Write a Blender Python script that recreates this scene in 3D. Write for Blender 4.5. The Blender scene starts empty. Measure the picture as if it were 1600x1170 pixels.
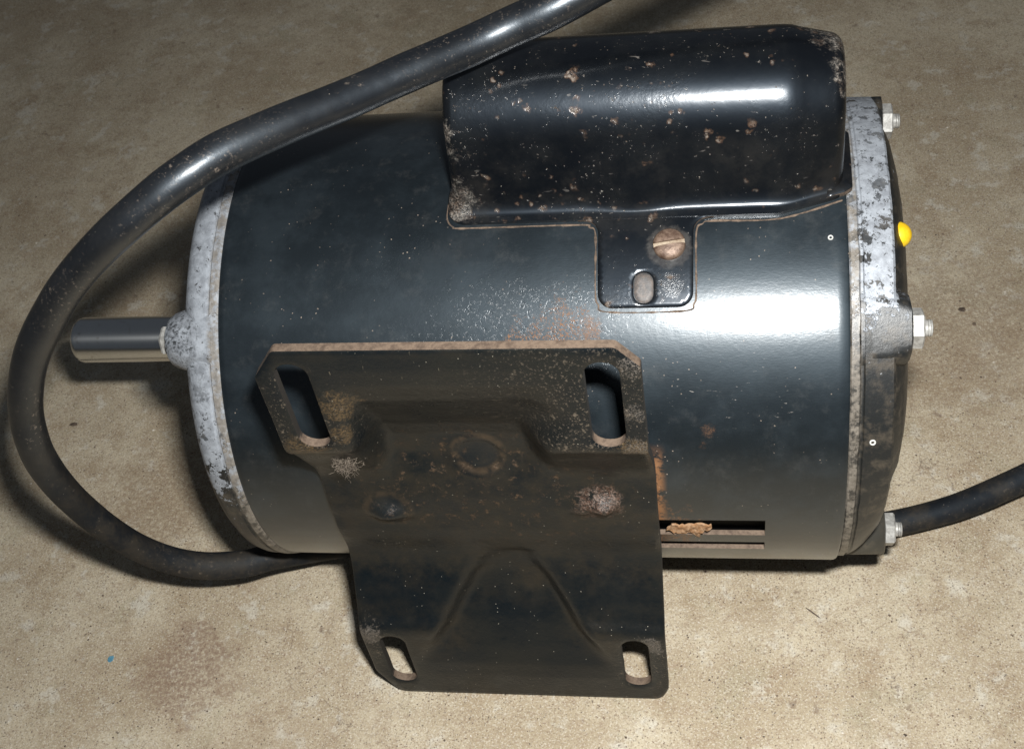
import bpy, bmesh, math, random
import numpy as np
from mathutils import Vector, Matrix, noise as mnoise
from mathutils.geometry import delaunay_2d_cdt
random.seed(4)
S = 0.001            # everything below is written in millimetres
C = bpy.context.scene.collection
SC = bpy.context.scene

# ------------------------------------------------------------------ camera
CAM_POS = Vector((40.444, -268.349, 394.442))
RIGHT = Vector((0.985291, 0.096875, -0.140774))
DOWN = Vector((-0.010839, -0.786701, -0.61724))
FWD = Vector((-0.170542, 0.609686, -0.774079))
FPX = 1987.736
cd = bpy.data.cameras.new('camera'); cam = bpy.data.objects.new('camera', cd); C.objects.link(cam)
m = Matrix((RIGHT, -DOWN, -FWD)).transposed().to_4x4(); m.translation = CAM_POS * S
cam.matrix_world = m
cd.sensor_width = 36; cd.lens = 36 * FPX / 1600
cd.clip_start = 0.01; cd.clip_end = 50
cd.dof.use_dof = True; cd.dof.focus_distance = 0.37; cd.dof.aperture_fstop = 48
SC.camera = cam
# ------------------------------------------------------------------ world: the dim room round the flash
w = bpy.data.worlds.new('World'); SC.world = w; w.use_nodes = True
w.node_tree.nodes['Background'].inputs[0].default_value = (0.75, 0.85, 1.0, 1)
w.node_tree.nodes['Background'].inputs[1].default_value = 0.07
# ------------------------------------------------------------------ the camera's flash (up and to the right of the lens)
ld = bpy.data.lights.new('camera_flash', 'AREA'); fl = bpy.data.objects.new('camera_flash', ld); C.objects.link(fl)
ld.shape = 'RECTANGLE'; ld.size = 0.026; ld.size_y = 0.013; ld.energy = 1.85; ld.color = (0.985, 0.99, 0.975); ld.spread = math.radians(138)
FLASH = CAM_POS + RIGHT * 20 - DOWN * 43
aim = (Vector((25, -110, 0)) - FLASH).normalized()
fl.rotation_euler = aim.to_track_quat('-Z', 'Y').to_euler(); fl.location = FLASH * S
SC.view_settings.view_transform = 'Standard'; SC.view_settings.look = 'None'
SC.view_settings.exposure = 0; SC.view_settings.gamma = 1

# ================================================================== material helpers
class NT:
    def __init__(s, name):
        s.m = bpy.data.materials.new(name); s.m.use_nodes = True; s.t = s.m.node_tree; s.L = s.t.links
        s.p = s.t.nodes['Principled BSDF']
        tc = s.t.nodes.new('ShaderNodeTexCoord')
        mp = s.t.nodes.new('ShaderNodeMapping'); mp.inputs['Scale'].default_value = (1000, 1000, 1000)
        s.L.new(tc.outputs['Object'], mp.inputs['Vector']); s.v = mp.outputs[0]
        s.geo = None
    def put(s, sock, v):
        if hasattr(v, 'is_output'): s.L.new(v, sock)
        elif isinstance(v, (tuple, list)):
            sock.default_value = tuple(v) + ((1,) if len(v) == 3 and len(sock.default_value) == 4 else ())
        else: sock.default_value = v
    def warp(s, amt, scale, vec=None):
        n = s.t.nodes.new('ShaderNodeTexNoise'); n.inputs['Scale'].default_value = scale; n.inputs['Detail'].default_value = 4
        s.L.new(vec or s.v, n.inputs['Vector'])
        a = s.vm('SUBTRACT', n.outputs['Color'], (.5, .5, .5)); b = s.vm('SCALE', a, None, amt)
        return s.vm('ADD', vec or s.v, b)
    def vm(s, op, a, b=None, k=None):
        n = s.t.nodes.new('ShaderNodeVectorMath'); n.operation = op
        s.put(n.inputs[0], a)
        if b is not None: s.put(n.inputs[1], b)
        if k is not None: n.inputs['Scale'].default_value = k
        return n.outputs['Value' if op in ('LENGTH', 'DISTANCE', 'DOT_PRODUCT') else 'Vector']
    def sc(s, xyz, vec=None): return s.vm('MULTIPLY', vec or s.v, xyz)
    def noise(s, scale, detail=4, rough=.55, vec=None, dist=0):
        n = s.t.nodes.new('ShaderNodeTexNoise'); n.inputs['Scale'].default_value = scale
        n.inputs['Detail'].default_value = detail; n.inputs['Roughness'].default_value = rough; n.inputs['Distortion'].default_value = dist
        s.L.new(vec or s.v, n.inputs['Vector']); return n.outputs['Fac']
    def vor(s, scale, feat='F1', vec=None, out='Distance', rnd=1):
        n = s.t.nodes.new('ShaderNodeTexVoronoi'); n.feature = feat; n.inputs['Scale'].default_value = scale
        n.inputs['Randomness'].default_value = rnd
        s.L.new(vec or s.v, n.inputs['Vector']); return n.outputs[out]
    def ma(s, op, a, b=0.0, c=None):
        n = s.t.nodes.new('ShaderNodeMath'); n.operation = op; s.put(n.inputs[0], a); s.put(n.inputs[1], b)
        if c is not None: s.put(n.inputs[2], c)
        return n.outputs[0]
    def step(s, v, lo, hi, a=0.0, b=1.0):
        n = s.t.nodes.new('ShaderNodeMapRange'); n.interpolation_type = 'SMOOTHSTEP'
        s.put(n.inputs['Value'], v)
        n.inputs['From Min'].default_value = lo; n.inputs['From Max'].default_value = hi
        n.inputs['To Min'].default_value = a; n.inputs['To Max'].default_value = b
        return n.outputs[0]
    def mix(s, f, a, b):
        n = s.t.nodes.new('ShaderNodeMix'); n.data_type = 'RGBA'
        s.put(n.inputs[0], f); s.put(n.inputs[6], a); s.put(n.inputs[7], b); return n.outputs[2]
    def xyz(s, i):
        if s.geo is None:
            n = s.t.nodes.new('ShaderNodeSeparateXYZ'); s.L.new(s.v, n.inputs[0]); s.geo = n
        return s.geo.outputs[i]
    def blob(s, c, r, soft=.6, amt=.8, nz=.25, lo=.40, hi=.56):
        """a soft-edged worn patch round the point c (mm), broken up by noise"""
        d = s.vm('DISTANCE', s.v, c); d = s.ma('DIVIDE', d, r)
        n = s.noise(nz, 5, .7); n = s.ma('MULTIPLY', s.ma('SUBTRACT', n, .5), amt * 2)
        fine = s.step(s.noise(nz * 6, 3, .65), lo - .02, hi + .10, .10 if lo < .45 else 0, 1)
        return s.ma('MULTIPLY', s.step(s.ma('ADD', d, s.ma('MULTIPLY', n, 1.8)), 1 + soft / 2, 1 - soft / 2), fine)
    def mx(s, *a):
        r = a[0]
        for b in a[1:]: r = s.ma('MAXIMUM', r, b)
        return r
    def mul(s, *a):
        r = a[0]
        for b in a[1:]: r = s.ma('MULTIPLY', r, b)
        return r
    def bump(s, h, dist, strength=1, prev=None):
        n = s.t.nodes.new('ShaderNodeBump'); n.inputs['Distance'].default_value = dist * S; n.inputs['Strength'].default_value = strength
        s.put(n.inputs['Height'], h)
        if prev is not None: s.L.new(prev, n.inputs['Normal'])
        return n.outputs[0]
    def end(s, color, rough=.5, metal=0, normal=None, **kw):
        s.put(s.p.inputs['Base Color'], color); s.put(s.p.inputs['Roughness'], rough); s.put(s.p.inputs['Metallic'], metal)
        if normal is not None: s.L.new(normal, s.p.inputs['Normal']); s.L.new(normal, s.p.inputs['Coat Normal'])
        for k, v in kw.items(): s.put(s.p.inputs[k.replace('_', ' ')], v)
        return s.m

# ---- concrete
def m_concrete():
    n = NT('speckled_concrete')
    off = lambda a, b, c: n.vm('ADD', n.v, (a, b, c))
    base = n.mix(n.step(n.noise(.018, 5, .6), .38, .62), (.40, .325, .222), (.53, .455, .33))
    base = n.mix(n.step(n.noise(.045, 6, .7, n.warp(8, .03)), .50, .66, 0, .6), base, (.30, .220, .135))
    base = n.mix(n.step(n.noise(.13, 6, .72, off(50, 0, 0)), .50, .68, 0, .55), base, (.33, .245, .165))
    base = n.mix(n.step(n.noise(.035, 5, .7, off(0, 80, 0)), .54, .66, 0, .45), base, (.34, .30, .20))
    base = n.mix(n.step(n.noise(.10, 6, .7, off(7, 7, 7)), .54, .66, 0, .7), base, (.60, .56, .47))
    base = n.mix(n.step(n.noise(.7, 4, .7, off(3, 8, 1)), .50, .64, 0, .40), base, (.28, .20, .145))
    # sand grain under a millimetre across, light and brown
    base = n.mix(n.step(n.noise(1.6, 2, .6, off(40, 9, 3)), .53, .64, 0, .6), base, (.64, .585, .48))
    base = n.mix(n.step(n.noise(1.45, 3, .7), .52, .64, 0, .50), base, (.21, .145, .095))
    dens = n.step(n.noise(.07, 4, .7), .34, .58, .35, 1)
    # separate dark particles
    for sc_, th, pick, k in ((1.0, .31, .62, .72), (.62, .19, .62, .85), (1.35, .36, .58, .5)):
        v = n.t.nodes.new('ShaderNodeTexVoronoi'); v.inputs['Scale'].default_value = sc_; n.L.new(n.warp(.45, 1.6), v.inputs['Vector'])
        sp = n.t.nodes.new('ShaderNodeSeparateXYZ'); n.L.new(v.outputs['Color'], sp.inputs[0])
        m_ = n.mul(n.step(v.outputs['Distance'], th, th * .55), n.step(sp.outputs[0], pick, pick + .04), dens, k)
        base = n.mix(m_, base, n.mix(sp.outputs[1], (.045, .035, .035), (.15, .085, .055)))
    vd = n.vor(.34, vec=n.warp(1.6, .5))
    base = n.mix(n.mul(n.step(vd, .15, .08), n.step(n.noise(.12, 3), .5, .6), .7), base, (.06, .045, .035))
    base = n.mix(n.mul(n.step(n.vor(.05, vec=n.warp(7, .3)), .09, .03), .45), base, (.12, .07, .05))
    # hairline cracks
    loc = n.mx(n.step(n.noise(.015, 2), .52, .60), n.mul(n.blob((-88, -80, 0), 34, .8, .5, .05, .3, .4), .9))
    cr = n.vor(.030, 'DISTANCE_TO_EDGE', n.warp(16, .09)); cm = n.mul(n.step(cr, .008, .002), loc, n.step(n.noise(.3, 3), .38, .52))
    base = n.mix(n.mul(cm, .42), base, (.10, .065, .05))
    for c, r, col, k in (((195, -33, 0), 9, (.42, .24, .06), .8), ((-118, 128, 0), 14, (.30, .17, .07), .6), ((-150, -88, 0), 17, (.22, .145, .10), .75),
                         ((-180, -20, 0), 24, (.23, .16, .10), .6), ((66, -172, 0), 14, (.21, .175, .145), .7), ((125, 60, 0), 34, (.24, .17, .11), .6), ((100, -150, 0), 8, (.2, .14, .11), .6),
                         ((-60, 260, 0), 70, (.22, .18, .12), .5), ((240, 120, 0), 50, (.24, .18, .12), .5), ((-115, -120, 0), 20, (.28, .20, .13), .3), ((40, -128, 0), 12, (.22, .17, .12), .5)):
        base = n.mix(n.mul(n.blob(c, r, .8, .7, .12, .36, .5), k), base, col)
    h = n.ma('ADD', n.mul(n.noise(1.4, 4, .7), .8), n.mul(n.step(vd, .05, .3), .2))
    nm = n.bump(h, .5, 1, n.bump(n.noise(.12, 5, .6), 1.0, .6))
    return n.end(base, .85, 0, nm, Specular_IOR_Level=.25)

# ---- black enamel (kind: shell, cover, plate)
def m_shell():
    n = NT('worn_black_enamel')
    base = (.0050, .0070, .0085)
    f = n.noise(.05, 5, .65)
    c = n.mix(n.step(f, .4, .7), base, (.012, .016, .019))
    # dusty film
    dust = n.mul(n.step(n.noise(.11, 6, .75), .5, .78), .35)
    c = n.mix(dust, c, (.06, .058, .054))
    sp = n.mul(n.step(n.vor(.55, vec=n.warp(.6, 1.5)), .13, .08), n.step(n.noise(.08, 4, .7), .52, .62))
    c = n.mix(n.mul(sp, .8), c, (.30, .24, .19))
    # paler strip low on the shell
    z = n.xyz(2)
    low = n.mul(n.step(z, -8, -52), .34)
    c = n.mix(n.mul(low, n.step(n.noise(.05, 4), .3, .65, .4, 1)), c, (.15, .135, .105))
    # crazed paint with rust above the mounting plate
    pz = n.mx(n.blob((-22, -58, 44), 24, 1, .5, .1), n.blob((-5, -52, 50), 16, 1, .5, .1), n.blob((-45, -60, 42), 14, 1, .5, .1))
    cr = n.vor(.32, 'DISTANCE_TO_EDGE', n.warp(3, .5)); crk = n.mul(n.step(cr, .05, .012), pz, n.step(n.noise(.25, 3), .45, .6))
    gr = n.mul(n.step(n.noise(1.4, 5, .8), .55, .68), pz)
    c = n.mix(n.mul(gr, .32), c, (.26, .235, .215))
    rust = n.mx(n.blob((-4, -50, 53), 6.4, .7, 1.5, .3, .46, .60), n.blob((-12, -53, 49.5), 5.8, .7, 1.5, .3, .46, .60), n.mul(n.blob((3, -50, 52), 2.6, .6, 1.3, .45), .8), n.mul(n.blob((-42, -59, 43), 3, .7, 1, .4), .8),
                n.mul(n.blob((-28, -57, 45), 2.5, .7, 1, .4), .8), n.mul(n.blob((34, -67, 29), 1.6, .9, .9, .4), .35), n.mul(n.blob((38, -50, 53), 1.6, .7, .8, .4), .5),
                n.mul(n.blob((32, -70, 25), 1.3, .9, .9, .4), .3))
    # rust weeping along the right edge of the plate and round the slots
    x = n.xyz(0)
    st = n.mul(n.step(x, 22.5, 19.6), n.step(z, 26, 18), n.step(z, -18, -8), n.step(n.noise(.3, 5, .7), .38, .52), n.step(x, 15, 18))
    rust = n.mx(rust, st, n.mul(n.blob((20, -72, -10), 9, .8, .9, .3), .8))
    c = n.mix(n.mul(rust, .75), c, n.mix(n.noise(.8, 3), (.22, .085, .025), (.33, .17, .075)))
    # scratches: a broken row right of the plate
    sv = n.sc((.22, 1, 1.6), n.warp(1.2, .3)); scr = n.mul(n.step(n.noise(1.6, 2, .5, sv), .70, .76), n.mx(n.blob((25, -61, 40), 9, 1, .3), n.blob((48, -62, 39), 11, 1, .3), n.blob((-20, -58, 44), 12, 1, .3)))
    c = n.mix(n.mul(scr, .9), c, (.55, .5, .45))
    # narrow dirt line just round the cover's edge
    dull = n.mx(n.mul(dust, .6), rust, n.mul(low, .8), n.mul(gr, .4))
    rough = n.ma('ADD', n.step(f, .3, .7, .44, .50), n.mul(dull, .3))
    fine = n.noise(2.2, 3, .6, n.sc((.35, 1, 1)))
    nm = n.bump(n.ma('SUBTRACT', n.mul(n.noise(.35, 5, .6), .6), n.mul(n.mx(crk, gr), .6)), .10, .5, n.bump(fine, .03, .55))
    return n.end(c, rough, 0, nm, Specular_IOR_Level=.42, Specular_Tint=(.66, .85, 1.0), Coat_Weight=n.ma('SUBTRACT', .95, n.mul(dull, .8)), Coat_Roughness=.25)

def m_cover():
    n = NT('glossy_black_enamel')
    f = n.noise(.06, 5, .65)
    c = n.mix(n.step(f, .4, .7), (.0025, .003, .004), (.007, .0075, .008))
    z = n.xyz(2)
    # chips down to rusty primer, more of them on top and at the right
    side = n.ma('ADD', .35, n.mul(n.step(n.xyz(0), -10, 60), .5))
    chip1 = n.mul(n.step(n.vor(.17, vec=n.warp(5, .35)), .20, .10), n.step(n.noise(.05, 3), .53, .58), n.step(n.noise(.9, 5, .8), .42, .54))
    chip2 = n.mul(n.step(n.vor(.33, vec=n.warp(1.6, .8)), .19, .12), n.step(n.noise(.06, 4, .7, n.vm('ADD', n.v, (5, 50, 9))), .56, .63))
    chip3 = n.mul(n.step(n.noise(.9, 4, .75), .62, .70), n.step(n.noise(.06, 4, .7), .50, .60))
    chip4 = n.mul(n.step(n.vor(.55, vec=n.warp(.8, 1)), .12, .08), n.step(n.noise(.09, 4, .7, n.vm('ADD', n.v, (50, 5, 9))), .50, .56))
    big = n.mx(n.blob((21, 8, 103), 3.2, .4, .8, .3), n.blob((15, -6, 102), 2.6, .4, .8, .3), n.blob((31, 0, 104), 2.4, .4, .8, .3), n.blob((17, 22, 100), 5, .4, .9, .25), n.blob((5, 15, 102), 3, .4, .8, .3), n.blob((50, 2, 103), 3, .4, 1.1, .3),
               n.blob((48, -6, 103), 1.8, .5, 1.2, .3))
    ring = n.step(n.ma('ADD', n.vm('DISTANCE', n.v, (24.1, -33.4, 66)), n.mul(n.noise(.6, 4, .7), 3)), 8.2, 6.8)
    edge = n.mul(n.mx(n.mul(ring, .16), n.mul(n.blob((24.5, -42, 60), 3.0, .6, .9, .5, .46, .6), .25), n.blob((68, 6, 98), 8, .6, .8, .3), n.blob((70, -4, 96), 6, .6, .8, .3), n.blob((-36, -22, 74), 6, .8, 1, .3), n.blob((-36, -14, 90), 5, .8, 1.1, .3)), .9)
    chips = n.mx(n.mul(chip1, .8), n.mul(chip2, .45), chip3, n.mul(chip4, .55), big, edge)
    rim = n.mx(n.mul(n.step(n.vor(.17, vec=n.warp(5, .35)), .27, .17), n.step(n.noise(.05, 3), .53, .58), n.step(n.noise(.9, 5, .8), .36, .50)),
               n.mul(n.step(n.vor(.33, vec=n.warp(1.6, .8)), .30, .18), n.step(n.noise(.06, 4, .7, n.vm('ADD', n.v, (5, 50, 9))), .56, .63), .7))
    c = n.mix(n.mul(rim, .75), c, (.085, .048, .028))
    sv = n.sc((.25, .8, 1), n.warp(3, .12)); scr = n.mul(n.step(n.noise(1.1, 2, .5, sv), .69, .735), n.step(n.noise(.05, 3), .5, .6))
    c = n.mix(n.mul(scr, .6), c, (.22, .20, .18))
    c = n.mix(n.mul(chips, .8), c, n.mix(n.step(n.noise(.35, 5, .7), .35, .65), (.14, .095, .065), (.40, .36, .31)))
    # brownish film on the front
    film = n.mul(n.step(z, 94, 84), n.step(n.noise(.05, 5, .7), .45, .7), .42)
    c = n.mix(film, c, (.022, .018, .013))
    rough = n.ma('ADD', .24, n.ma('ADD', n.mul(chips, .45), n.mul(film, .35)))
    wr = n.noise(.25, 3, .5, n.warp(2, .3)); spot = n.mul(n.noise(.8, 3, .6), n.step(n.noise(.06, 2), .45, .6))
    nm = n.bump(n.ma('SUBTRACT', n.mul(spot, .5), n.mul(chips, .8)), .14, .7, n.bump(wr, .10, .35))
    return n.end(c, n.ma('ADD', rough, .18), 0, nm, Specular_IOR_Level=.24, Specular_Tint=(.60, .78, 1.0), Coat_Weight=n.ma('SUBTRACT', .9, n.mul(n.mx(chips, film), .7)), Coat_Roughness=.19)

def m_plate():
    n = NT('grimy_black_plate')
    f = n.noise(.045, 5, .6)
    x, z = n.xyz(0), n.xyz(2)
    blk = n.mix(n.step(f, .38, .66), (.004, .0065, .0085), (.008, .0095, .0095))
    # brown film: thick on the hugging saddle and in the folds, thin on the two flat feet
    az = n.ma('ABSOLUTE', n.ma('SUBTRACT', z, 2)); fold = n.step(n.ma('ABSOLUTE', n.ma('SUBTRACT', az, 41)), 7, 1)
    sad = n.step(az, 40, 26); rimz = n.step(az, 76, 81)
    v1 = n.step(n.noise(.11, 6, .72, n.vm('ADD', n.v, (9, 70, 4))), .36, .68)
    film = n.mul(n.mx(n.mul(sad, .62), n.mul(fold, .35), n.mul(rimz, .3), .04), v1)
    fold2 = n.mx(n.step(n.vm('DISTANCE', n.sc((1, 0, 1)), (-52, 0, -52)), 15, 3), n.step(n.vm('DISTANCE', n.sc((1, 0, 1)), (-4, 0, -48)), 15, 3), n.step(n.vm('DISTANCE', n.sc((1, 0, 1)), (-22, 0, -31)), 12, 2))
    film = n.mx(film, n.mul(fold2, v1, .8))
    c = n.mix(film, blk, n.mix(n.noise(.3, 5, .7), (.014, .012, .008), (.034, .026, .017)))
    # blotches of rust where the plate is welded down
    rb = n.mul(n.step(n.noise(.32, 6, .75), .55, .68), n.step(n.vm('DISTANCE', n.sc((.7, .2, 1)), (-19, -15, 14)), 36, 14))
    c = n.mix(n.mul(rb, .65), c, (.115, .07, .04))
    sp = n.mul(n.mx(n.step(n.noise(1.3, 4, .7), .57, .64), n.step(n.noise(.35, 5, .7), .60, .68)), n.mx(n.mul(n.step(n.vm('DISTANCE', n.sc((.8, 0, 1)), (8, 0, 58)), 40, 14), .6), n.blob((2, -87, 62), 20, 1, .6, .1), n.blob((14, -87, 62), 18, 1, .6, .1), n.blob((-72, -87, 56), 17, 1, .6, .1), n.blob((14, -87, -60), 12, .9, .6, .1), n.blob((-74, -87, -52), 10, .9, .6, .1)))
    c = n.mix(n.mul(sp, .65), c, (.24, .19, .14))
    orange = n.mx(n.blob((-58, -87.5, 62), 5, .6, 1, .3), n.blob((-60, -87.5, 52), 3, .6, 1, .3), n.blob((-72, -87.5, 45), 6, .8, .9, .3), n.blob((16, -87.5, 46), 4, .8, 1, .3))
    c = n.mix(n.mul(orange, .45), c, n.mix(n.noise(.8, 3), (.09, .055, .03), (.30, .19, .08)))
    gl = n.mx(n.blob((17, -87.5, 76), 3.4, .5, .9, .5, .46, .58), n.blob((16.5, -87.5, 46), 3.2, .5, .9, .5, .46, .58), n.blob((15, -87, -50), 4, .5, .9, .4), n.blob((-75, -87, -47), 4, .5, .9, .4), n.blob((17, -87.5, 60), 2.8, .5, 1, .5, .46, .58))
    c = n.mix(n.mul(gl, .5), c, n.mix(n.noise(1.2, 3), (.14, .10, .07), (.42, .38, .34)))
    # rust rings round the three spot welds
    for (cx, cy, cz, r, k) in ((-29.5, -74.0, 27, 7.4, 1), (-59, -76, 5, 7.0, .6)):
        d = n.vm('DISTANCE', n.v, (cx, cy, cz)); rg = n.mul(n.step(d, r - 2.0, r - .6), n.step(d, r + 1.4, r - .2), n.step(n.noise(.35, 4), .3, .6), k)
        c = n.mix(n.mul(rg, .24), c, (.14, .09, .05))
        c = n.mix(n.mul(n.step(d, r - .5, r - 2.5), .25), c, (.014, .018, .021))
    bp = n.mul(n.blob((3, -76, 8), 6.5, .5, .8, .3), n.step(n.noise(.6, 4), .3, .5))
    c = n.mix(n.mul(bp, .75), c, n.mix(n.step(n.noise(.7, 5, .7), .4, .6), (.11, .055, .035), (.24, .17, .135)))
    specks = n.mul(n.step(n.vor(.5, vec=n.warp(.5, 1)), .07, .045), n.step(n.noise(.12, 2), .45, .55), .8)
    c = n.mix(specks, c, (.5, .45, .36))
    sv = n.sc((1, 1, .16), n.warp(1.5, .15)); scr = n.mul(n.step(n.noise(1.4, 2, .5, sv), .69, .75), n.mx(n.blob((-52, -87.5, 74), 9, .8, .3), n.blob((-30, -87.5, 74), 9, .8, .3)))
    c = n.mix(n.mul(scr, .5), c, (.36, .30, .20))
    rough = n.ma('ADD', n.step(n.noise(.09, 5, .7), .35, .7, .27, .40), n.mul(film, .16))
    nm = n.bump(n.ma('ADD', n.mul(n.noise(.8, 6, .75), .6), n.mul(n.mx(rb, sp, bp), .7)), .20, .6, n.bump(n.noise(.10, 4, .6), .8, .4))
    return n.end(c, rough, 0, nm, Specular_IOR_Level=.33)

def m_edge():
    n = NT('rusty_cut_edge')
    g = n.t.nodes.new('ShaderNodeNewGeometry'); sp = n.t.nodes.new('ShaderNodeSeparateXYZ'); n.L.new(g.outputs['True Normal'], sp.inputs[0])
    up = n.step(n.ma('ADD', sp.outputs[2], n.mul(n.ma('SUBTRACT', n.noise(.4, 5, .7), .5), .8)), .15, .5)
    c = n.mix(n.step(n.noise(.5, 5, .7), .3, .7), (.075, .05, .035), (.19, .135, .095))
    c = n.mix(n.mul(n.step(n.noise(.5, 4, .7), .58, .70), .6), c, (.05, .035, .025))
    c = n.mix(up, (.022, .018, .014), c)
    return n.end(c, .8, 0, n.bump(n.noise(1.5, 4), .15, .6))

def m_alloy(name, z0, soft, x_edge, sgn, x_shade=None):
    n = NT(name)
    z = n.xyz(2); x = n.xyz(0)
    al = n.mix(n.step(n.noise(.35, 5, .7), .35, .65), (.24, .255, .28), (.37, .395, .43))
    al = n.mix(n.mul(n.step(n.noise(.9, 5, .8), .57, .68), .45), al, (.42, .44, .47))
    al = n.mix(n.mul(n.step(n.noise(.7, 4, .75, n.vm('ADD', n.v, (7, 7, 70))), .58, .70), .5), al, (.15, .16, .17))
    g = n.ma('DIVIDE', n.ma('SUBTRACT', z, z0), soft)
    k = n.ma('ADD', g, n.mul(n.ma('SUBTRACT', n.noise(.16, 6, .72), .5), 3.6))
    k = n.step(k, .05, .16)
    fl_ = n.mul(n.step(n.noise(.16, 5, .75, n.warp(3, .4)), .53, .56), n.step(g, 4.2, .8)); k = n.mul(k, n.ma('SUBTRACT', 1, fl_))
    pits = n.mul(n.step(n.noise(.5, 4, .8, n.warp(2, .6)), .60, .64), .9); k = n.mul(k, n.ma('SUBTRACT', 1, pits))
    k = n.mul(k, n.ma('SUBTRACT', 1, n.mul(n.blob((-117, -46, 46), 10, .8, .6, .2, .44, .56), .9)))
    if x_shade is not None: k = n.mul(k, n.mx(n.step(x, x_shade + .5, x_shade), n.blob((88, -40, 45), 9, .5, .8, .2)))  # unlit end face past the rim: shade painted in as black, save one patch
    k2 = n.mul(n.step(n.vor(.35, vec=n.warp(2.5, .7)), .16, .1), n.step(g, -2.6, .3), n.step(n.noise(.2, 3), .48, .54))
    k = n.mx(k, k2)
    blk = n.mix(n.step(n.noise(.2, 5, .7), .45, .7), (.013, .014, .014), (.06, .05, .038))
    low = n.step(z, -8, -52); blk = n.mix(n.mul(low, .5), blk, (.09, .08, .06))
    c = n.mix(k, blk, al)
    # dirty joint beside the shell
    e = n.mul(n.step(n.mul(n.ma('SUBTRACT', x, x_edge), sgn), 3.6, 2.2), n.step(z, -58, -20, .25, 1))
    c = n.mix(n.mul(e, n.step(n.noise(.3, 5, .75), .40, .56, .12, .85)), c, n.mix(n.noise(.7, 4), (.07, .06, .05), (.33, .29, .24)))
    nm = n.bump(n.ma('ADD', n.mul(k, .5), n.mul(n.noise(.9, 5, .75), .6)), .17, .7)
    return n.end(c, n.step(k, 0, 1, .38, .52), n.mul(k, .15), nm, Specular_IOR_Level=.5)

def m_steel():
    n = NT('turned_steel')
    v = n.sc((6, .05, .05)); c = n.mix(n.noise(1, 3, .6, v), (.60, .61, .60), (.78, .78, .77))
    c = n.mix(n.mul(n.step(n.noise(.3, 5, .7), .58, .7), .5), c, (.20, .15, .10))
    tg = n.t.nodes.new('ShaderNodeTangent'); tg.direction_type = 'RADIAL'; tg.axis = 'X'; n.L.new(tg.outputs[0], n.p.inputs['Tangent'])
    return n.end(c, .24, 1, n.bump(n.noise(2.5, 2, .5, n.sc((3, .1, .1))), .02, .3), Anisotropic=.85, Anisotropic_Rotation=.25)
def m_simple(name, a, b, rough, metal=0, sc=.6, bp=.1):
    n = NT(name); c = n.mix(n.step(n.noise(sc, 5, .7), .35, .65), a, b)
    return n.end(c, rough, metal, n.bump(n.noise(sc * 2, 4, .7), bp, .6))
def m_rubber():
    n = NT('black_rubber_sheath')
    c = n.mix(n.step(n.noise(.05, 5, .7), .4, .65), (.006, .0065, .008), (.013, .013, .0135))
    # chalky scuffs along the side that dragged on the floor
    sc_ = n.mul(n.step(n.noise(.08, 5, .75), .54, .68), n.step(n.noise(1.2, 5, .8), .56, .66))
    p = n.mx(n.blob((-118, -70, 176), 14, 1, .6, .1), n.blob((-80, -56, 197), 22, 1, .6, .1), n.blob((-26, -10, 194), 16, 1, .6, .1), n.blob((-5, -4, 196), 18, 1, .6, .1))
    sc2 = n.mul(p, n.step(n.noise(.9, 5, .8), .56, .66))
    c = n.mix(n.mul(n.mx(n.mul(sc_, .3), n.mul(sc2, .5), n.mul(n.step(n.noise(.55, 4, .7, n.warp(2, .2)), .58, .68), n.step(n.noise(.035, 4, .7), .50, .62), .45)), 1), c, (.30, .24, .19))
    # brown dust low in the loop
    low = n.step(n.xyz(2), 150, 70); c = n.mix(n.mul(low, n.step(n.noise(.09, 5, .75), .38, .66), .8), c, (.034, .027, .019))
    c = n.mix(n.mul(low, n.step(n.noise(.5, 5, .8), .55, .68), n.step(n.noise(.05, 4, .7), .45, .6), .45), c, (.15, .115, .08))
    sp = n.mul(n.step(n.vor(.6), .10, .06), n.step(n.noise(.15, 3), .5, .6)); c = n.mix(n.mul(sp, .6), c, (.3, .26, .21))
    rough = n.ma('ADD', n.step(n.noise(.08, 4), .35, .65, .30, .40), n.mul(low, .22))
    nm = n.bump(n.noise(1.5, 4, .7), .06, .5, n.bump(n.noise(.05, 3), 1.2, .4))
    return n.end(c, n.ma('ADD', rough, .12), 0, nm, Specular_IOR_Level=n.step(n.xyz(2), 60, 160, .3, .6), Specular_Tint=(.72, .86, 1), Coat_Weight=n.step(n.xyz(2), 80, 180, 0, .75), Coat_Roughness=.27)
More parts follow.
